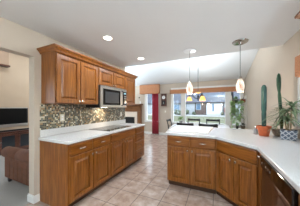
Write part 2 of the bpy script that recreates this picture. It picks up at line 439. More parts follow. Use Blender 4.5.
MB().prism([tol(*q) for q in ((0.004, PY), (0.44, 1.955), (1.045, 1.955), (1.045, 2.985), (0.004, 2.985))], 0.10, 0.875).build('body', 'wood_v', cs, bevel=0.002)
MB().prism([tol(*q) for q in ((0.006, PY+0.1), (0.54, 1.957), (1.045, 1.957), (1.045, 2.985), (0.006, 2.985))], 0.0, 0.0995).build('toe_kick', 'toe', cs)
knob(cs, CW+0.004, 0.80, 0.0)
DX = 0.44
fs = thing('cabinet_filler', 'narrow vertical wood filler between the corner sink cabinet and dishwasher', 'cabinet', (DX, 1.953, 0), -Q)
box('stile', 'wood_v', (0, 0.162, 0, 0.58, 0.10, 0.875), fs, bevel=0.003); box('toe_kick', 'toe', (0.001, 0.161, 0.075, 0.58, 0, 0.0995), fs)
base_cabinet('wooden base cabinet on near side of the dishwasher along right wall', (DX, 1.104, 0), -Q, 0.58, [
    ('drawer', 0.01, 0.57, 0.705, 0.862, 'pull'), ('door', 0.01, 0.285, 0.115, 0.69, 0.25, 0.65), ('door', 0.295, 0.57, 0.115, 0.69, 0.33, 0.65)])
# dishwasher
dw = thing('dishwasher', 'bronze steel dishwasher with black control strip under right counter', 'dishwasher', (DX, 1.787, 0), -Q)
box('body', 'black_matte', (0.002, 0.678, 0.005, 0.58, 0.10, 0.872), dw)
m = MB(); n = 10; row = []
for k in range(n+1):
    z = 0.115 + (0.745-0.115)*k/n; y = -0.012 - 0.012*math.sin(PI*k/n); row.append((y, z))
for i in range(n):
    a = [m.bm.verts.new(q) for q in ((0.004, row[i][0], row[i][1]), (0.676, row[i][0], row[i][1]), (0.676, row[i+1][0], row[i+1][1]), (0.004, row[i+1][0], row[i+1][1]))]; m.face(a)
bmesh.ops.remove_doubles(m.bm, verts=m.bm.verts[:], dist=1e-6)
m.build('door', 'bronze', dw, smooth='all', solid=0.01)
cpn = MB().prism([(0.004, 0.0), (0.004, -0.034), (0.676, -0.034), (0.676, 0.0)], 0.752, 0.866).build('control_panel', 'black_gloss', dw, bevel=0.008)
for k in range(9):
    box('button', 'bronze' if k % 4 else 'steel', (0.06+k*0.028, 0.076+k*0.028, -0.037, -0.033, 0.80, 0.816), cpn, bevel=0.001)
box('toe_plate', 'black_matte', (0.004, 0.676, 0.06, 0.10, 0.0, 0.0995), dw)

# upper cabinets
UX = -1.99; UB, UT = 1.40, 2.13
def upper(label, loc, rz, w, z0, z1, items, depth=0.312):
    r = thing('wall_cabinet', label, 'cabinet', (loc[0], loc[1], z0), rz)
    box('body', 'wood_v', (0, w, 0, depth, 0, z1-z0), r, bevel=0.002)
    fronts(r, [(k[0], k[1], k[2], k[3]-z0, k[4]-z0) + ((k[5], k[6]-z0) if len(k) > 5 else ()) for k in items]); return r
upper('tall two-door wooden wall cabinet nearest the doorway above the mosaic', (UX, 1.25, 0), Q, 0.788, UB, UT, [
    ('door', 0.008, 0.39, 1.41, 2.085, 0.365, 1.44), ('door', 0.398, 0.78, 1.41, 2.085, 0.423, 1.44)])
upper('short two-door wooden wall cabinet directly above the microwave', (UX, 2.039, 0), Q, 0.85, 1.765, UT, [
    ('door', 0.008, 0.42, 1.775, 2.085, 0.39, 1.80), ('door', 0.43, 0.842, 1.775, 2.085, 0.46, 1.80)])
upper('single-door wooden wall cabinet at far end, right of the microwave', (UX, 2.891, 0), Q, 0.487, UB, UT, [
    ('door', 0.008, 0.479, 1.41, 2.085, 0.04, 1.44)])
upper('wooden wall cabinet high on right wall near the window', (0.7355, 1.725, 0), -Q, 1.3, 1.37, 2.13, [
    ('door', 0.008, 0.43, 1.38, 2.085, 0.40, 1.42), ('door', 0.438, 0.862, 1.38, 2.085, 0.47, 1.42), ('door', 0.87, 1.292, 1.38, 2.085, 0.9, 1.42)])
def crown(path, label):
    prof = [(0.0015,2.112),(0.010,2.112),(0.013,2.13),(0.024,2.142),(0.040,2.160),(0.050,2.166),(0.052,2.185),(0.0,2.185)]
    m = MB(); rings = []
    P = [Vector(q) for q in path]
    for i, q in enumerate(P):
        ns = []
        for j in (i-1, i):
            if 0 <= j < len(P)-1:
                t = (P[j+1]-P[j]).normalized(); ns.append(Vector((t.y, -t.x)))
        if len(ns) == 2: nn = (ns[0]+ns[1]); nn = nn / (nn.length_squared/2)
        else: nn = ns[0]
        rings.append([m.bm.verts.new((q.x+nn.x*o, q.y+nn.y*o, z)) for o, z in prof])
    k = len(prof)
    for a, b in zip(rings, rings[1:]):
        for j in range(k): m.face([a[j], a[(j+1) % k], b[(j+1) % k], b[j]])
    m.face(rings[0]); m.face(rings[-1][::-1])
    return tag(m.build('crown_molding', 'wood_h'), label, 'molding')
crown([(XL+.002, 1.25), (UX+.0205, 1.25), (UX+.0205, 3.378), (XL+.002, 3.378)], 'wooden crown molding along top of the left wall cabinets')
crown([(XR-.002, 1.725), (0.715, 1.725), (0.715, 0.42), (XR-.002, 0.42)], 'wooden crown molding at upper right above the window')

# countertops
def rounded(poly, radii, n=6):
    out = []; L = len(poly)
    for i, q in enumerate(poly):
        r = radii[i]
        if r <= 0: out.append(q); continue
        p = Vector(q); a = (Vector(poly[i-1])-p).normalized(); b = (Vector(poly[(i+1) % L])-p).normalized()
        ang = a.angle(b); tl = r/math.tan(ang/2); c = p + (a+b).normalized()*(r/math.sin(ang/2))
        s0 = p + a*tl - c; s1 = p + b*tl - c
        t0 = math.atan2(s0.y, s0.x); t1 = math.atan2(s1.y, s1.x); dt = (t1-t0+PI) % (2*PI) - PI
        for k in range(n+1): out.append((c.x + r*math.cos(t0+dt*k/n), c.y + r*math.sin(t0+dt*k/n)))
    return out
ct = MB().prism(rounded([(XL+.001, 1.215), (-1.68, 1.215), (-1.68, 3.392), (XL+.001, 3.392)], [0, 0.05, 0.02, 0]), 0.8755, 0.915).build('countertop', 'quartz', bevel=0.006)
tag(ct, 'white quartz countertop on the left run holding the cooktop', 'countertop')
u = box('upstand', 'quartz', (XL+.001, XL+0.021, 1.24, 3.392, 0.9152, 1.016), ct, bevel=0.002)
cr = MB().prism(rounded([(-0.79, 2.355), (-0.01, 2.355), (0.41, 1.935), (0.41, 0.50), (XR-.001, 0.50), (XR-.001, 3.40), (-0.965, 3.40)], [0.06, 0.02, 0.02, 0, 0, 0, 0.06]), 0.8755, 0.915).build('countertop', 'quartz', bevel=0.006)
tag(cr, 'white quartz peninsula countertop wrapping the sink corner, holding the cacti', 'countertop')
bs = struct(box('trim_2', 'mosaic', (XL, XL+0.008, 1.24, 3.385, 1.0165, UB)))
# sink and faucet hidden behind the plants are left out; cooktop
ck = thing('cooktop', 'black glass cooktop set into left white counter below the microwave', 'cooktop', (-2.25, 2.06, 0.9155))
box('glass_top', 'black_gloss', (0, 0.52, 0, 0.80, 0, 0.007), ck, bevel=0.003)
box('steel_edge', 'steel', (0.52, 0.528, 0.0, 0.80, 0, 0.009), ck)
for x, y, r in ((0.15, 0.2, 0.09), (0.38, 0.2, 0.075), (0.15, 0.58, 0.075), (0.38, 0.58, 0.1)):
    m = MB(); 
    for rr in (r, r-0.012):
        pts = [(x+rr*math.cos(a*2*PI/32), y+rr*math.sin(a*2*PI/32), 0.0073) for a in range(33)]; m.tube(pts, 0.0006, 4, cap=False)
    m.build('burner_ring', 'steel', ck)

# microwave
mw = thing('microwave', 'stainless steel over-range microwave below the short wall cabinet', 'microwave', (-1.955, 2.045, 1.345), Q)
box('body', 'black_matte', (0, 0.838, 0.0, 0.36, 0, 0.418), mw, bevel=0.004)
fr = MB(); fr.box(0, 0.838, -0.03, -0.0005, 0.36, 0.415); fr.box(0, 0.838, -0.03, -0.0005, 0, 0.05); fr.box(0, 0.06, -0.03, -0.0005, 0.05, 0.36); fr.box(0.60, 0.685, -0.03, -0.0005, 0.05, 0.36)
fr.build('door_frame', 'steel', mw, bevel=0.004)
box('door_window', 'black_gloss', (0.06, 0.60, -0.026, -0.0005, 0.05, 0.36), mw)
box('window_mesh', 'smoke', (0.12, 0.55, -0.0275, -0.0262, 0.09, 0.315), mw)
cpn = box('control_panel', 'black_gloss', (0.685, 0.838, -0.028, -0.0005, 0.05, 0.36), mw, bevel=0.002)
box('display', 'led', (0.71, 0.815, -0.0295, -0.0275, 0.305, 0.335), cpn)
for i in range(4):
    for j in range(3): box('button', 'steel', (0.708+j*0.04, 0.733+j*0.04, -0.030, -0.0275, 0.09+i*0.05, 0.115+i*0.05), cpn)
MB().tube([(0.645, -0.028, 0.045), (0.645, -0.07, 0.06), (0.645, -0.08, 0.205), (0.645, -0.07, 0.35), (0.645, -0.028, 0.365)], 0.013, 10).build('handle', 'iron', mw, smooth=True)
m = MB()
for k in range(12): m.box(0.06+k*0.06, 0.105+k*0.06, -0.0315, -0.029, 0.40, 0.406)
m.build('vent_slots', 'black_matte', mw)
box('cook_light', 'bulb', (0.30, 0.44, 0.20, 0.26, -0.003, 0.0), mw)
def lamp(name, ty, loc, W, color=(1, .93, .84), size=0.1, parent=None, rx=0.0, **k):
    d = bpy.data.lights.new(name, ty); d.energy = W; d.color = color
    if ty == 'AREA': d.shape = 'DISK'; d.size = size
    else: d.shadow_soft_size = size
    for a, b in k.items(): setattr(d, a, b)
    o = bpy.data.objects.new(name, d); COL.objects.link(o); o.location = loc; o.rotation_euler.x = rx
    if parent: o.parent = parent
    return o
lamp('cook_lamp', 'AREA', (0.37, 0.22, -0.008), 2.2, (1, .85, .66), 0.1, mw)

# wall outlets, switch
def plate(name, label, cat, loc, rz, kind):
    r = thing(name, label, cat, loc, rz)
    box('cover_plate', 'outlet', (-0.036, 0.036, -0.006, 0, -0.058, 0.058), r, bevel=0.002)
    if kind == 'outlet':
        for z in (-0.022, 0.022): box('socket', 'plastic_white', (-0.016, 0.016, -0.009, -0.006, z-0.014, z+0.014), r, bevel=0.002)
    else: box('rocker', 'plastic_white', (-0.014, 0.014, -0.010, -0.006, -0.03, 0.03), r, bevel=0.002)
plate('outlet', 'ivory outlet in the mosaic nearest the doorway', 'outlet', (XL+0.008, 1.57, 1.175), Q, 'outlet')
plate('outlet', 'ivory outlet in the mosaic below right end of the microwave', 'outlet', (XL+0.008, 3.20, 1.17), Q, 'outlet')
plate('light_switch', 'small switch on the back wall below the clock', 'switch', (-2.27, YB, 1.15), 0, 'switch')

# ------------------------------------------------------------------ ceiling lamps
def can(x, y, z, label, watts, tilt=0.0):
    r = thing('recessed_light', label, 'light', (x, y, z), 0, 'recessed ceiling lights')
    r.rotation_euler.x = tilt
    MB().lathe([(0.085, 0.0), (0.085, -0.006), (0.062, -0.006), (0.060, -0.001)], n=28).build('trim_ring', 'white', r, smooth=True)
    MB().lathe([(0.059, -0.002), (0.059, -0.004), (0.001, -0.005)], n=24).build('lens', 'bulb', r)
    lamp('can_lamp', 'AREA', (0, 0, -0.012), watts, (.80, .90, 1.0), 0.11, r)
can(-1.52, 1.76, CEIL, 'glowing recessed ceiling light nearer the viewer, above the left cabinets', CAN_W)
can(-1.50, 2.80, CEIL, 'glowing recessed ceiling light farther back, above end of the cooktop run', CAN_W)
for x, y in ((0.2, 0.4), (0.2, -1.2)):  # unseen extra cans, added to brighten the kitchen
    can(x, y, CEIL, 'added unseen recessed fill light in the kitchen behind the viewer', CAN_W*0.25)
vt = math.atan(-0.2)
for x, y in ((-4.6, 5.4), (-4.9, 3.6), (-4.9, 2.0)):  # extra cans out of view, added as living room fill
    can(x, y, zv(y), 'added unseen recessed fill light in the sloped living room ceiling', CAN_W*1.35, vt)

def fill_torchiere(x, y, label, watts):
    r = thing('added_fill_lamp', label, 'lamp', (x, y, 0))  # unseen lamp on a stand, added to throw light at the ceiling
    MB().lathe([(0.14, 0), (0.14, 0.015), (0.03, 0.03)], n=28).build('base', 'iron', r, smooth=True)
    MB().tube([(0, 0, 0.02), (0, 0, 1.70)], 0.012, 10).build('pole', 'iron', r, smooth=True)
    MB().lathe([(0.02, 1.68), (0.06, 1.70), (0.15, 1.80), (0.147, 1.80), (0.06, 1.715), (0.02, 1.71)], n=28).build('lamp_shade', 'plastic_white', r, smooth=True)
    lamp('uplight', 'AREA', (0, 0, 1.79), watts, (.66, .85, 1.0), 0.22, r, PI)
fill_torchiere(0.70, -1.0, 'added white-bowled floor lamp for ceiling fill, unseen behind the viewer', TORCH_FILL_W)
fill_torchiere(-3.1, 4.15, 'added white-bowled floor lamp for vault fill, unseen behind the cabinet wall', TORCH_FILL_W*0.12)
fill_torchiere(-4.9, 5.2, 'added white-bowled floor lamp for vault fill, unseen, facing the fireplace', TORCH_FILL_W*0.5)
cv = thing('added_cove_fill', 'added slim fill-light ledge hidden on dining side of the ceiling edge', 'light', (-0.95, 3.29, 2.47))  # no such ledge known; added to wash the vault with light
box('housing', 'ceiling', (-1.3, 1.1, -0.058, 0.06, 0, 0.05), cv)
lamp('cove_fill_lamp', 'AREA', (0, 0, 0.06), COVE_FILL_W, (.78, .90, 1.0), 2.2, cv, PI-1.0, shape='RECTANGLE', size_y=0.08)

def pendant(x, y, label, ztop, zbot, mat):
    r = thing('pendant_light', label, 'pendant light', (x, y, CEIL))
    MB().lathe([(0.115, 0.0), (0.118, -0.008), (0.11, -0.018), (0.03, -0.024), (0.012, -0.05)], n=32).build('canopy', mat, r, smooth=True)
    MB().tube([(0, 0, -0.04), (0, 0, ztop-CEIL+0.02)], 0.0035, 8).build('cord', 'iron', r)
    MB().lathe([(0.012, ztop-CEIL+0.045), (0.02, ztop-CEIL+0.03), (0.024, ztop-CEIL)], n=16).build('cap', 'nickel', r, smooth=True)
    H = ztop-zbot
    pr = [(0.026, 0), (0.045, -0.03*H/0.22), (0.060, -0.08*H/0.22), (0.068, -0.13*H/0.22), (0.065, -0.17*H/0.22), (0.050, -H), (0.046, -H), (0.062, -0.18*H/0.22), (0.05, -0.07*H/0.22), (0.02, -0.005)]
    MB().lathe([(a*0.90, ztop-CEIL+b) for a, b in pr], n=24).build('shade', 'pendant_glass', r, smooth=True)
    lamp('pendant_lamp', 'POINT', (0, 0, zbot-CEIL-0.03), PENDANT_W, (1, .86, .7), 0.03, r)
pendant(-0.45, 2.79, 'mottled glass pendant hanging left over the peninsula, from the white disc', 1.81, 1.605, 'plastic_white')
pendant(0.36, 2.75, 'mottled glass pendant hanging right over the peninsula, from the chrome disc', 1.81, 1.60, 'chrome')

cx, cy, cz = -0.493, 4.60, 1.575
ch = thing('chandelier', 'dark iron chandelier with three amber bell shades over the dining table', 'chandelier', (cx, cy, cz))
top = zv(cy) - cz
MB().lathe([(0.06, top-0.03), (0.06, top-0.002), (0.05, top+0.008)], n=20).build('canopy', 'iron', ch, smooth=True)
MB().tube([(0, 0, 0.2), (0, 0, top-0.02)], 0.006, 8).build('rod', 'iron', ch)
MB().lathe([(0.004, -0.03), (0.018, -0.015), (0.022, 0.01), (0.012, 0.04), (0.02, 0.08), (0.028, 0.11), (0.012, 0.15), (0.008, 0.21)], n=16).build('stem', 'iron', ch, smooth=True)
lamp('uplight', 'AREA', (0, 0, 0.24), 19.0, (.80, .91, 1.0), 0.16, ch, PI)  # added fill aimed up at the vault, beyond the fixture's own shades
MB().lathe([(0.012, 0.19), (0.05, 0.20), (0.085, 0.228), (0.082, 0.23), (0.05, 0.205), (0.012, 0.198)], n=24).build('added_uplight_bowl', 'amber', ch, smooth=True)  # bowl made up to house the added upward lamp
for deg in (160, 40, 280):
    a = math.radians(deg + 24.5); ux, uy = math.cos(a), math.sin(a)
    pts = [(ux*r_, uy*r_, z_) for r_, z_ in ((0.01, 0.05), (0.09, 0.06), (0.16, 0.13), (0.20, 0.18), (0.245, 0.17), (0.257, 0.12))]
    ar = MB().tube(pts, 0.012, 8).build('arm', 'iron', ch, smooth=True)
    X, Y = ux*0.257, uy*0.257
    MB().lathe([(0.018, 0.125), (0.026, 0.11), (0.026, 0.09)], (X, Y, 0), 14).build('socket', 'iron', ar, smooth=True)
    MB().lathe([(0.03, 0.10), (0.055, 0.075), (0.072, 0.03), (0.084, -0.02), (0.080, -0.02), (0.068, 0.03), (0.050, 0.07), (0.02, 0.092)], (X, Y, 0), 20).build('shade', 'amber', ar, smooth=True)
    lamp('chandelier_lamp', 'POINT', (X, Y, -0.03), CHANDELIER_W, (1, .82, .6), 0.03, ch)

# ------------------------------------------------------------------ window dressing and back wall
def valance(label, d, dip=False):
    r = thing('valance', label, 'valance', (0, 0, 0))
    x0, x1, y0, y1, z0, z1 = d
    box('face_board', 'valance', d, r, bevel=0.008)
    return r
v1 = valance('short tan box valance above the red curtain', (-3.63, -2.54, YB-0.17, YB-0.02, 2.06, 2.505))
box('lower_welt', 'valance', (-3.635, -2.535, YB-0.176, YB-0.018, 2.045, 2.06), v1)
v2 = valance('long tan valance across the picture window behind the dining table', (-1.98, 0.975, YB-0.14, YB-0.02, 2.0, 2.19))
box('end_cap', 'wood_mantel', (-2.0, -1.98, YB-0.145, YB-0.02, 1.99, 2.20), v2)
v3 = thing('valance', 'tan valance over the right window, at the edge of the photo', 'valance', (0, 0, 0))
m = MB(); N = 16
m.box(XR-0.055, XR-0.022, 1.66, 2.66, 1.82, 2.04)
m.build('face_board', 'valance', v3, bevel=0.006)
m = MB()
for k in range(N):
    y0 = 1.66 + k/N; dz = 0.05*abs(math.sin(PI*(k+0.5)/N*4))
    m.box(XR-0.052, XR-0.03, y0, y0+1/N, 1.785-dz*0.8, 1.8195)
m.build('scalloped_hem', 'valance', v3)
def curtain(label, x0, x1, yy, z0, z1, folds):
    m = MB(); n = 60; prev = None
    for i in range(n+1):
        t = i/n; x = x0 + (x1-x0)*t; y = yy + 0.035*math.sin(t*folds*2*PI) + 0.012*math.sin(t*folds*4.3*PI+1)
        cur = [m.bm.verts.new((x + 0.02*(1-h)*math.sin(t*9), y*1.0 + (0.01 if h == 0 else 0), z0 + (z1-z0)*h)) for h in (0, 0.25, 0.5, 0.75, 1)]
        if prev:
            for j in range(4): m.face([prev[j], cur[j], cur[j+1], prev[j+1]])
        prev = cur
    return tag(m.build('curtain', 'red', smooth='all', solid=0.006), label, 'curtain')
curtain('full-length red curtain hanging right of the small window', -2.95, -2.60, YB-0.085, 0.02, 2.044, 3)
cl = thing('wall_clock', 'dark wooden wall clock with white dial, between the two back windows', 'clock', (-2.33, YB, 1.44))
m = MB(); m.box(-0.13, 0.13, -0.09, 0, 0, 0.56); m.build('case', 'wood_dark', cl, bevel=0.008)
m = MB(); m.prism([(-0.15, 0), (0.15, 0), (0.15, -0.1), (-0.15, -0.1)], 0.56, 0.585); m.box(-0.14, 0.14, -0.095, 0, -0.025, 0); m.build('cornice', 'wood_dark', cl, bevel=0.004)
MB().lathe([(0.085, 0.09), (0.085, 0.096), (0.08, 0.098)], (0, 0, 0.40), 28, '-y').build('dial', 'plastic_white', cl)
MB().box(-0.004, 0.004, -0.102, -0.099, 0.40, 0.465).box(0.0, 0.045, -0.102, -0.099, 0.396, 0.404).build('hands', 'black', cl)
box('pendulum_door', 'cabinet_glass', (-0.075, 0.075, -0.094, -0.09, 0.05, 0.25), cl)
MB().tube([(0, -0.097, 0.26), (0, -0.097, 0.13)], 0.003, 6).lathe([(0.028, 0.094), (0.03, 0.099), (0.02, 0.101)], (0, 0, 0.12), 18, '-y').build('pendulum', 'nickel', cl)
tag(MB().lathe([(0.01, 0), (0.01, 0.04), (0.035, 0.05), (0.038, 0.065), (0.02, 0.075)], (-3.70, YB, 1.87), 16, '-y').build('curtain_holdback', 'black_matte', smooth=True), 'small dark knob on the wall left of the short tan valance', 'holdback')

# fireplace
fp = thing('fireplace', 'wood mantel fireplace with cream surround and black firebox on back wall', 'fireplace', (-4.36, YB, 0))
box('mantel_shelf', 'wood_mantel', (-0.86, 0.86, -0.26, 0, 1.47, 1.54), fp, bevel=0.01)
box('frieze', 'wood_mantel', (-0.78, 0.78, -0.17, 0, 1.13, 1.4695), fp, bevel=0.006)
for s in (-1, 1):
    x = s*0.69; box('pilaster', 'wood_mantel', (x-0.09, x+0.09, -0.19, 0, 0, 1.1295), fp, bevel=0.008)
m = MB(); m.box(-0.5995, -0.42, -0.14, 0, 0, 1.1295); m.box(0.42, 0.5995, -0.14, 0, 0, 1.1295); m.box(-0.42, 0.42, -0.14, 0, 0.84, 1.1295); m.box(-0.42, 0.42, -0.14, 0, 0, 0.40); m.build('surround', 'cream', fp)
box('firebox', 'black_matte', (-0.4195, 0.4195, -0.11, 0, 0.401, 0.8395), fp)
tag(MB().lathe([(0.03, 0), (0.035, 0.01), (0.02, 0.04), (0.035, 0.08), (0.03, 0.11), (0.012, 0.13)], (-3.60, YB-0.13, 1.5405), 16).build('figurine', 'plastic_white', smooth=True), 'small white ornament on right end of the wood mantel', 'ornament')

# ------------------------------------------------------------------ living room
tvs = thing('media_console', 'dark wood media console with glass doors below the television', 'console', (-5.48, 0.60, 0), Q)
box('body', 'wood_dark', (0, 2.6, 0.0, 0.46, 0.06, 0.60), tvs, bevel=0.004)
box('top', 'wood_dark', (-0.03, 2.63, -0.03, 0.48, 0.6005, 0.64), tvs, bevel=0.006)
box('plinth', 'wood_dark', (0.03, 2.57, 0.03, 0.44, 0, 0.0595), tvs)
for k in range(6):
    x0 = 0.03 + k*0.425; x1 = x0 + 0.405
    m = MB(); m.box(x0, x1, -0.022, 0, 0.09, 0.15); m.box(x0, x1, -0.022, 0, 0.52, 0.58); m.box(x0, x0+0.055, -0.022, 0, 0.15, 0.52); m.box(x1-0.055, x1, -0.022, 0, 0.15, 0.52)
    dr = m.build('door', 'wood_dark', tvs, bevel=0.003)
    box('pane', 'cabinet_glass', (x0+0.055, x1-0.055, -0.010, -0.004, 0.15, 0.52), dr)
    knob(dr, x1-0.028 if k % 2 == 0 else x0+0.028, 0.36, -0.022)
tv = thing('television', 'large black flat television with silver lower edge on the dark console', 'television', (-5.62, 1.05, 0.641), Q)
box('screen', 'tv_screen', (0.03, 1.57, -0.006, 0.03, 0.205, 0.68), tv)
m = MB(); m.box(0, 0.03, -0.008, 0.05, 0.205, 0.68); m.box(1.57, 1.6, -0.008, 0.05, 0.205, 0.68); m.build('bezel', 'black', tv, bevel=0.003)
box('top_bezel', 'steel', (0, 1.6, -0.01, 0.05, 0.68, 0.705), tv, bevel=0.004)
box('lower_bezel', 'steel', (0, 1.6, -0.012, 0.05, 0.12, 0.205), tv, bevel=0.006)
MB().box(0.45, 1.15, -0.08, 0.15, 0, 0.015).box(0.70, 0.90, 0.0, 0.05, 0.015, 0.12).build('stand', 'black', tv, bevel=0.004)
sb = thing('soundbar', 'slim black soundbar lying before the television', 'soundbar', (-5.50, 1.80, 0.641), Q)
box('housing', 'black', (0.0, 0.95, 0.0, 0.03, 0, 0.05), sb, bevel=0.008); box('end_cap', 'steel', (0.95, 0.965, 0.0, 0.03, 0, 0.05), sb, bevel=0.004)
ws = thing('wall_shelf', 'brown boxed ledge with dark lower edge high on the living room wall', 'shelf', (XLIV, 0.9, 2.60), Q)
box('box_front', 'ledge', (0, 1.36, -0.16, 0, 0.05, 0.62), ws, bevel=0.006); box('lower_edge', 'wood_dark', (-0.02, 1.385, -0.19, 0, 0, 0.0495), ws, bevel=0.006)
# sofa
so = thing('sofa', 'brown upholstered sofa with rolled arm just past the doorway', 'sofa', (-3.48, 1.28, 0), 0)
box('base', 'leather', (0.02, 0.95, 0.19, 1.95, 0.11, 0.36), so, bevel=0.02)
for y0, sgn in ((0.0, -1), (1.951, 1)):
    m = MB(); m.box(0.0, 0.92, y0, y0+0.19, 0.09, 0.47)
    ar = m.build('arm', 'leather', so, bevel=0.02)
    m = MB(); yc = y0+0.095
    m.tube([(-0.17, yc, 0.505), (-0.15, yc, 0.505), (-0.12, yc, 0.506), (0.34, yc, 0.508), (0.36, yc, 0.508), (0.38, yc, 0.508), (0.90, yc, 0.51), (0.93, yc, 0.51)], [0.06, 0.085, 0.10, 0.108, 0.094, 0.108, 0.108, 0.10], 20)
    m.build('arm_roll', 'leather', ar, smooth=True)
    m = MB(); ye = y0 if sgn < 0 else y0+0.19
    for k in range(7): m.tube([(0.06+k*0.135, ye, 0.12), (0.06+k*0.135, ye, 0.42)], 0.007, 6)
    m.build('piping', 'leather', ar)
box('backrest', 'leather', (0.72, 0.95, 0.1905, 1.9505, 0.3605, 0.86), so, bevel=0.05, seg=3)
for k in range(3): box('seat_cushion', 'leather', (0.01, 0.715, 0.20+k*0.583, 0.775+k*0.583, 0.3605, 0.49), so, bevel=0.035, seg=3)
for x in (0.06, 0.89):
    for y in (0.06, 2.08): MB().lathe([(0.024, 0), (0.034, 0.02), (0.036, 0.1095)], (x, y, 0), 14).build('foot', 'black', so, smooth=True)

# ------------------------------------------------------------------ dining set
tb = thing('dining_table', 'white topped dining table behind the peninsula', 'table', (-0.48, 5.12, 0))
MB().prism(rounded([(-0.86, -0.46), (0.86, -0.46), (0.86, 0.46), (-0.86, 0.46)], [0.08]*4), 0.72, 0.755).build('tabletop', 'linen', tb, bevel=0.006)
m = MB(); m.box(-0.74, 0.74, -0.36, -0.335, 0.62, 0.7195); m.box(-0.74, 0.74, 0.335, 0.36, 0.62, 0.7195); m.box(-0.74, -0.715, -0.335, 0.335, 0.62, 0.7195); m.box(0.715, 0.74, -0.335, 0.335, 0.62, 0.7195); m.build('apron', 'black', tb)
for sx in (-1, 1):
    for sy in (-1, 1): MB().tube([(sx*0.76, sy*0.38, 0), (sx*0.76, sy*0.38, 0.35), (sx*0.76, sy*0.38, 0.7195)], [0.022, 0.03, 0.038], 12).build('leg', 'black', tb, smooth=True)
G = 'black dining chairs around the white table'
c0 = thing('dining_chair', 'black dining chair at left head of the table, seen side-on', 'chair', (-1.34, 5.25, 0), Q, G)
MB().prism(rounded([(-0.22, -0.22), (0.22, -0.22), (0.19, 0.19), (-0.19, 0.19)], [0.04]*4), 0.43, 0.47).build('seat', 'black', c0, bevel=0.01)
for s in (-1, 1):
    MB().tube([(s*0.19, -0.18, 0), (s*0.185, -0.18, 0.4295)], [0.015, 0.02], 10).build('leg', 'black', c0, smooth=True)
    MB().tube([(s*0.21, 0.25, 0), (s*0.205, 0.205, 0.25), (s*0.205, 0.205, 0.47), (s*0.215, 0.235, 0.72), (s*0.225, 0.285, 0.905)], [0.016, 0.02, 0.021, 0.02, 0.016], 10).build('leg', 'black', c0, smooth=True)
def rail(z0, z1, y, w, bow):
    m = MB(); n = 12; A = []
    for i in range(n+1):
        t = -1 + 2*i/n; x = t*w; yy = y + bow*(1-t*t); zt = z1 - 0.02*(t*t)*0 - 0.018*(1-t*t)
        A.append([m.bm.verts.new(q) for q in ((x, yy-0.01, z0), (x, yy+0.01, z0), (x, yy+0.01, zt), (x, yy-0.01, zt))])
    for a, b in zip(A, A[1:]):
        for k in range(4): m.face([a[k], a[(k+1) % 4], b[(k+1) % 4], b[k]])
    m.face(A[0]); m.face(A[-1][::-1]); return m
bk = rail(0.825, 0.915, 0.275, 0.225, 0.03).build('backrest', 'black', c0, bevel=0.004)
rail(0.66, 0.70, 0.225, 0.205, 0.025).build('slat', 'black', bk, bevel=0.003)
m = MB()
for s in (-1, 1): m.tube([(s*0.195, -0.17, 0.2), (s*0.205, 0.205, 0.2)], 0.009, 8)
m.tube([(-0.2, 0.0, 0.2), (0.2, 0.0, 0.2)], 0.009, 8); m.build('stretcher', 'black', c0)
dup(c0, (-0.80, 4.42, 0), PI, 'black dining chair at near side of the table, left of the two backs')
dup(c0, (-0.19, 4.42, 0), PI, 'black dining chair at near side of the table, right of the two backs')
dup(c0, (-0.79, 5.62, 0), 0, 'black dining chair at far side of the table below the chandelier, left one')
dup(c0, (-0.10, 5.62, 0), 0, 'black dining chair at far side of the table, right one near the white garage')

def leafball(m, c, r, n, L, w, up=0.3):
    for _ in range(n):
        a = random.uniform(0, 2*PI); e = random.uniform(-0.3, 1.2); d = Vector((math.cos(a)*math.cos(e), math.sin(a)*math.cos(e), math.sin(e)+up))
        p = Vector(c) + d.normalized()*r*random.uniform(0.2, 0.8); m.leaf(p, d, (0, 0, 1), L*random.uniform(.7, 1.2), w, 0.4, 3)
hp = thing('potted_plant', 'small bushy green plant in a pot at left end of the dining table', 'plant', (-1.20, 5.43, 0.7555))
MB().lathe([(0.05, 0), (0.065, 0.08), (0.07, 0.085), (0.06, 0.085), (0.055, 0.075)], n=18).build('pot', 'cup', hp, smooth=True)
m = MB(); leafball(m, (0, 0, 0.12), 0.13, 70, 0.11, 0.05); m.build('foliage', 'leaf', hp)

# ------------------------------------------------------------------ plant rack on the right
rk = thing('plant_rack', 'ivory metal plant rack with three shelves in right back corner', 'rack', (0.78, 6.45, 0))
for x in (-0.235, 0.235):
    for y in (-0.13, 0.13): MB().tube([(x, y, 0), (x, y, 1.80)], 0.014, 10).build('post', 'rack', rk, smooth=True)
for z in (0.52, 1.02, 1.50):
    m = MB(); m.box(-0.235, 0.235, -0.145, 0.145, z, z+0.022); m.build('shelf', 'rack', rk, bevel=0.004)
m = MB()
for s in (-1, 1):
    m.tube([(s*0.235, -0.13 + 0.26*t, 1.56 + 0.12*math.sin(PI*t)) for t in [k/10 for k in range(11)]], 0.006, 6)
m.build('scroll_rail', 'iron', rk)
iv = thing('ivy_plant', 'trailing green ivy spilling down from the plant rack over the window', 'plant', (0.70, 6.40, 1.5225))
MB().lathe([(0.06, 0), (0.08, 0.10), (0.085, 0.11), (0.07, 0.11), (0.065, 0.09)], n=20).build('pot', 'black', iv, smooth=True)
m = MB(); m2 = MB(); leafball(m, (0, 0, 0.13), 0.11, 45, 0.09, 0.06)
for k in range(18):
    x = random.uniform(-0.17, 0.17); y = -0.19 + random.uniform(-0.05, 0.02); zt = 0.12; L = random.uniform(0.45, 1.02)
    pts = [(x*0.3, -0.05, 0.12), (x*0.7, -0.12, 0.14)] + [(x + 0.03*math.sin(t*5+k), y, 0.08 - L*t) for t in [j/7 for j in range(8)]]
    m2.tube(pts, 0.003, 5)
    for j in range(int(L*26)):
        t = random.random(); p = (x + 0.03*math.sin(t*5+k), y, 0.08 - L*t)
        m.leaf(p, (random.uniform(-1, 1), random.uniform(-1, .1), random.uniform(-.6, .4)), (0, 0, 1), random.uniform(.06, .10), random.uniform(.05, .075), 0.5, 3)
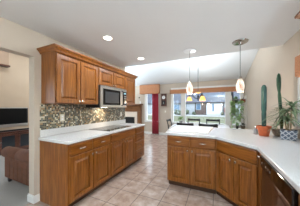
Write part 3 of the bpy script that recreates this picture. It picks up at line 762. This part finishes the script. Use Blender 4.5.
m.build('foliage', 'leaf', iv); m2.build('vines', 'cane', iv)
bsk = thing('planter_bowl', 'rust brown planter bowl on top shelf of the plant rack', 'planter', (0.935, 6.45, 1.5225))
MB().lathe([(0.06, 0), (0.095, 0.06), (0.11, 0.12), (0.115, 0.13), (0.10, 0.13), (0.09, 0.11)], n=22).build('bowl', 'basket', bsk, smooth=True)
m = MB(); leafball(m, (0, 0, 0.12), 0.06, 14, 0.08, 0.03); m.build('foliage', 'shrub', bsk)
bd = thing('bird_figurine', 'small black bird ornament on lowest shelf of the plant rack', 'ornament', (0.735, 6.36, 0.5425))
m = MB(); m.lathe([(0.03, 0), (0.045, 0.03), (0.055, 0.09), (0.045, 0.15), (0.03, 0.19), (0.034, 0.215), (0.02, 0.24)], n=16); m.build('body', 'black', bd, smooth=True)
MB().lathe([(0.012, 0), (0.002, 0.035)], (0.0, -0.028, 0.215), 8, '-y').build('beak', 'iron', bd)
sp = thing('potted_plant', 'small leafy plant in a tan pot on the plant rack beside the black bird', 'plant', (0.93, 6.42, 0.5425))
MB().lathe([(0.055, 0), (0.075, 0.09), (0.08, 0.10), (0.065, 0.10), (0.06, 0.08)], n=18).build('pot', 'stone', sp, smooth=True)
m = MB(); leafball(m, (0, 0, 0.12), 0.10, 34, 0.11, 0.04); m.build('foliage', 'shrub', sp)

# ------------------------------------------------------------------ on the peninsula
CZ = 0.9152
tr = thing('serving_tray', 'large white rectangular board lying on the peninsula counter', 'board', (-0.42, 2.93, CZ))
MB().prism(rounded([(-0.36, -0.40), (0.30, -0.40), (0.37, 0.42), (-0.42, 0.42)], [0.06, 0.02, 0.02, 0.06]), 0, 0.018).build('board', 'plastic_white', tr, bevel=0.005)
def pot_cactus():
    r = thing('cactus', 'tall single-column cactus in a terracotta pot on the counter', 'cactus', (0.665, 2.72, CZ))
    MB().lathe([(0.060, 0), (0.080, 0.105), (0.090, 0.106), (0.094, 0.15), (0.084, 0.15), (0.078, 0.13)], n=30).build('pot', 'terracotta', r, smooth=True)
    MB().lathe([(0.0775, 0.115), (0.0775, 0.130), (0.01, 0.136)], n=20).build('soil', 'soil', r)
    rib = lambda a: 1 + 0.10*math.cos(7*a)
    m = MB(); pr = [(0.020, 0.13), (0.027, 0.17), (0.029, 0.34), (0.026, 0.36), (0.032, 0.40), (0.033, 0.70), (0.030, 0.74), (0.020, 0.765), (0.006, 0.775)]
    m.lathe(pr, n=42, wob=rib); m.build('stem', 'cactus', r, smooth='all')
pot_cactus()
r = thing('cactus', 'taller segmented cactus leaning from a stoneware bowl beside the spiky plant', 'cactus', (0.86, 2.79, CZ))
MB().lathe([(0.045, 0), (0.068, 0.03), (0.080, 0.075), (0.082, 0.10), (0.073, 0.10), (0.068, 0.08)], n=28).build('bowl', 'stone', r, smooth=True)
MB().lathe([(0.067, 0.07), (0.067, 0.083), (0.01, 0.088)], n=20).build('soil', 'soil', r)
m = MB(); pts = []; rr = []
for z, x, q in ((0.085, 0.035, .016), (0.2, 0.04, .02), (0.35, 0.03, .021), (0.45, 0.022, .022), (0.60, 0.012, .022), (0.66, 0.008, .016), (0.69, 0.006, .02), (0.76, 0.004, .027), (0.86, 0.003, .028), (0.92, 0.003, .02), (0.945, 0.003, .006)):
    pts.append((x, 0, z)); rr.append(q)
m.tube(pts, rr, 14); m.build('stem', 'cactus_b', r, smooth='all')
m = MB(); m2 = MB()
for x, y, z, n in ((-0.03, -0.02, 0.23, 9), (0.03, -0.045, 0.19, 8), (-0.055, 0.02, 0.17, 6)):
    m2.tube([(x*0.5, y*0.5, 0.08), (x, y, z)], 0.003, 6)
    for k in range(n):
        a = k*2.4; m.leaf((x, y, z - 0.006*k), (math.cos(a), math.sin(a), 0.25), (0, 0, 1), 0.05, 0.034, 0.3, 3)
m.build('seedling_leaves', 'leaf_bright', r); m2.build('seedling_stem', 'cane', r)
# spiky strap-leaf plant
dr = thing('dracaena', 'spiky strap-leaf plant in a square grey lattice-patterned pot', 'plant', (0.895, 2.55, CZ), -0.36)
m = MB(); a = 0.078; b = 0.084; h = 0.128
lo = [m.bm.verts.new((x*a, y*a, 0)) for x, y in ((-1,-1),(1,-1),(1,1),(-1,1))]; hi = [m.bm.verts.new((x*b, y*b, h)) for x, y in ((-1,-1),(1,-1),(1,1),(-1,1))]
ii = [m.bm.verts.new((x*(b-.008), y*(b-.008), h)) for x, y in ((-1,-1),(1,-1),(1,1),(-1,1))]; il = [m.bm.verts.new((x*(b-.010), y*(b-.010), h-0.03)) for x, y in ((-1,-1),(1,-1),(1,1),(-1,1))]
m.face(lo[::-1]); m.face(il)
for A, B in ((lo, hi), (hi, ii), (ii, il)):
    for k in range(4): m.face([A[k], A[(k+1) % 4], B[(k+1) % 4], B[k]])
m.build('pot', 'lattice', dr)
box('soil', 'soil', (-0.072, 0.072, -0.072, 0.072, 0.106, 0.115), dr)
m = MB(); m2 = MB()
for (x, y, z, n) in ((-0.045, 0.02, 0.34, 34), (0.03, -0.01, 0.44, 38), (-0.01, 0.035, 0.25, 22)):
    m2.tube([(x*0.5, y*0.5, 0.11), (x*0.8, y*0.9, 0.11+(z-0.11)*0.5), (x, y, z)], [0.009, 0.008, 0.008], 8)
    for k in range(n):
        aa = k*2.39996 + random.uniform(-.2, .2); el = 1.15 - 1.25*k/n + random.uniform(-.1, .1)
        d = (math.cos(aa)*math.cos(el), math.sin(aa)*math.cos(el), math.sin(el))
        L = random.uniform(0.22, 0.34)
        wx = 0.895 + (x+d[0]*L)*math.cos(-.36) - (y+d[1]*L)*math.sin(-.36)
        if wx > 1.02: L *= max(0.15, 1 - (wx-1.02)/max(0.02, wx-0.88))
        m.leaf((x, y, z - 0.05*k/n), d, (0, 0, 1), L, 0.026, random.uniform(0.35, 0.8), 7)
m.build('foliage', 'leaf_strap', dr); m2.build('cane', 'cane', dr)
sh = thing('glass_shaker', 'small glass and metal shaker left of the terracotta pot', 'shaker', (0.575, 2.80, CZ))
MB().lathe([(0.028, 0), (0.032, 0.01), (0.030, 0.06), (0.020, 0.085), (0.018, 0.09)], n=18).build('jar', 'cup', sh, smooth=True)
MB().lathe([(0.021, 0.0905), (0.022, 0.115), (0.014, 0.128), (0.004, 0.134)], n=18).build('lid', 'chrome', sh, smooth=True)

# ------------------------------------------------------------------ outdoors
struct(box('lawn', 'grass', (-45, 30, 7.2, 75, -0.30, -0.15)))
struct(box('bounce_slab', 'bounce_pale', (-8, 4, 7.0, 13.3, -0.149, -0.10)))  # unseen pale slab, added to bounce daylight up onto the vault
struct(box('road', 'road', (-45, 30, 25.5, 30.4, -0.149, -0.12)))
def house(label, x0, x1, y0, y1, eave, ridge, wallm):
    r = thing('house', label, 'house', ((x0+x1)/2, y0, -0.15)); w = (x1-x0)/2; D = y1-y0
    box('walls', wallm, (-w, w, 0, D, 0, eave), r)
    m = MB(); o = 0.25; v = [m.bm.verts.new(q) for q in ((-w-o, -o, eave-0.1), (w+o, -o, eave-0.1), (w+o, D/2, ridge), (-w-o, D/2, ridge), (-w-o, D+o, eave-0.1), (w+o, D+o, eave-0.1))]
    m.face([v[0], v[1], v[2], v[3]]); m.face([v[3], v[2], v[5], v[4]]); m.face([v[0], v[3], v[4]]); m.face([v[1], v[5], v[2]]); m.face([v[0], v[4], v[5], v[1]])
    m.build('roof', 'shingle', r)
    box('fascia', 'iron', (-w-o, w+o, -o-0.06, -o, eave-0.2, eave-0.02), r); return r, w
h, w = house('white house with garage door and brick panel, opposite the picture window', -5.9, 2.2, 31, 40, 2.55, 9.5, 'siding')
cx0 = (-5.9+2.2)/2
def wpart(h, cx0, name, mat, x0, x1, z0, z1, t=0.08, z_off=0.15, y=0.0): return box(name, mat, (x0-cx0, x1-cx0, -t+y, y-0.001, z0+z_off, z1+z_off), h)
g = wpart(h, cx0, 'garage_door', 'garage', -1.8, 1.1, -0.1, 2.15, 0.06)
m = MB()
for i in range(4):
    for j in range(4): m.box(-1.72-cx0+j*0.71, -1.1-cx0+j*0.71, -0.075, -0.06, 0.1+i*0.55, 0.55+i*0.55)
m.build('door_panels', 'garage', g)
wpart(h, cx0, 'drainpipe', 'window_blue', -0.65, -0.35, 0.6, 2.1, 0.12)
wpart(h, cx0, 'brick_panel', 'brick', -2.75, -1.82, -0.1, 2.3, 0.05)
wpart(h, cx0, 'brick_base', 'brick', -3.75, -2.76, -0.1, 0.85, 0.05)
for a, b in ((-3.95, -3.76), (-1.84, -1.72), (1.2, 1.34), (-5.85, -5.7)): wpart(h, cx0, 'corner_board', 'iron', a, b, -0.1, 2.3, 0.07)
f = wpart(h, cx0, 'window_frame', 'siding', -3.75, -2.78, 0.86, 2.2, 0.08)
wpart(h, cx0, 'pane', 'window_blue', -3.65, -2.88, 0.95, 2.1, 0.10).parent = f
house('pale house at far left beyond the small window', -22, -13.0, 33, 42, 2.5, 9.5, 'siding')
h2, w2 = house('grey roofed house left of the white garage house', -12.2, -6.9, 32, 41, 2.45, 9.5, 'siding')
f = wpart(h2, -9.55, 'window_frame', 'siding', -8.75, -7.25, 0.5, 2.1)
wpart(h2, -9.55, 'pane', 'window_blue', -8.6, -7.4, 0.6, 2.0, 0.10).parent = f
house('white house right of the picture window, mostly behind the ivy', 3.4, 13, 32, 41, 2.5, 9.5, 'siding')
def bush(label, x, y, s, mat='shrub', h=1.0):
    r = thing('shrub', label, 'shrub', (x, y, -0.15))
    m = MB()
    for _ in range(5): m.blob((random.uniform(-.5, .5)*s, random.uniform(-.3, .3)*s, s*h*random.uniform(.45, .9)), s*0.5, (1, 1, h), 0.2)
    m.build('foliage', mat, r); MB().tube([(0, 0, 0), (0, 0, s*h*0.6)], 0.05*s, 6).build('trunk', 'cane', r)
bush('dark shrub before the white wall at left of the picture window', -5.45, 29.6, 0.9)
bush('low dark shrub below the blue window', -3.9, 29.9, 0.5)
bush('russet shrub right of the white garage', 2.05, 29.8, 0.7, 'shrub_red', 1.9)
bush('green shrub right of the white garage, next to the russet one', 1.0, 29.7, 0.4, 'shrub', 1.2)
bush('dark shrub seen low in the left pane of the picture window', -7.0, 28.4, 0.9)
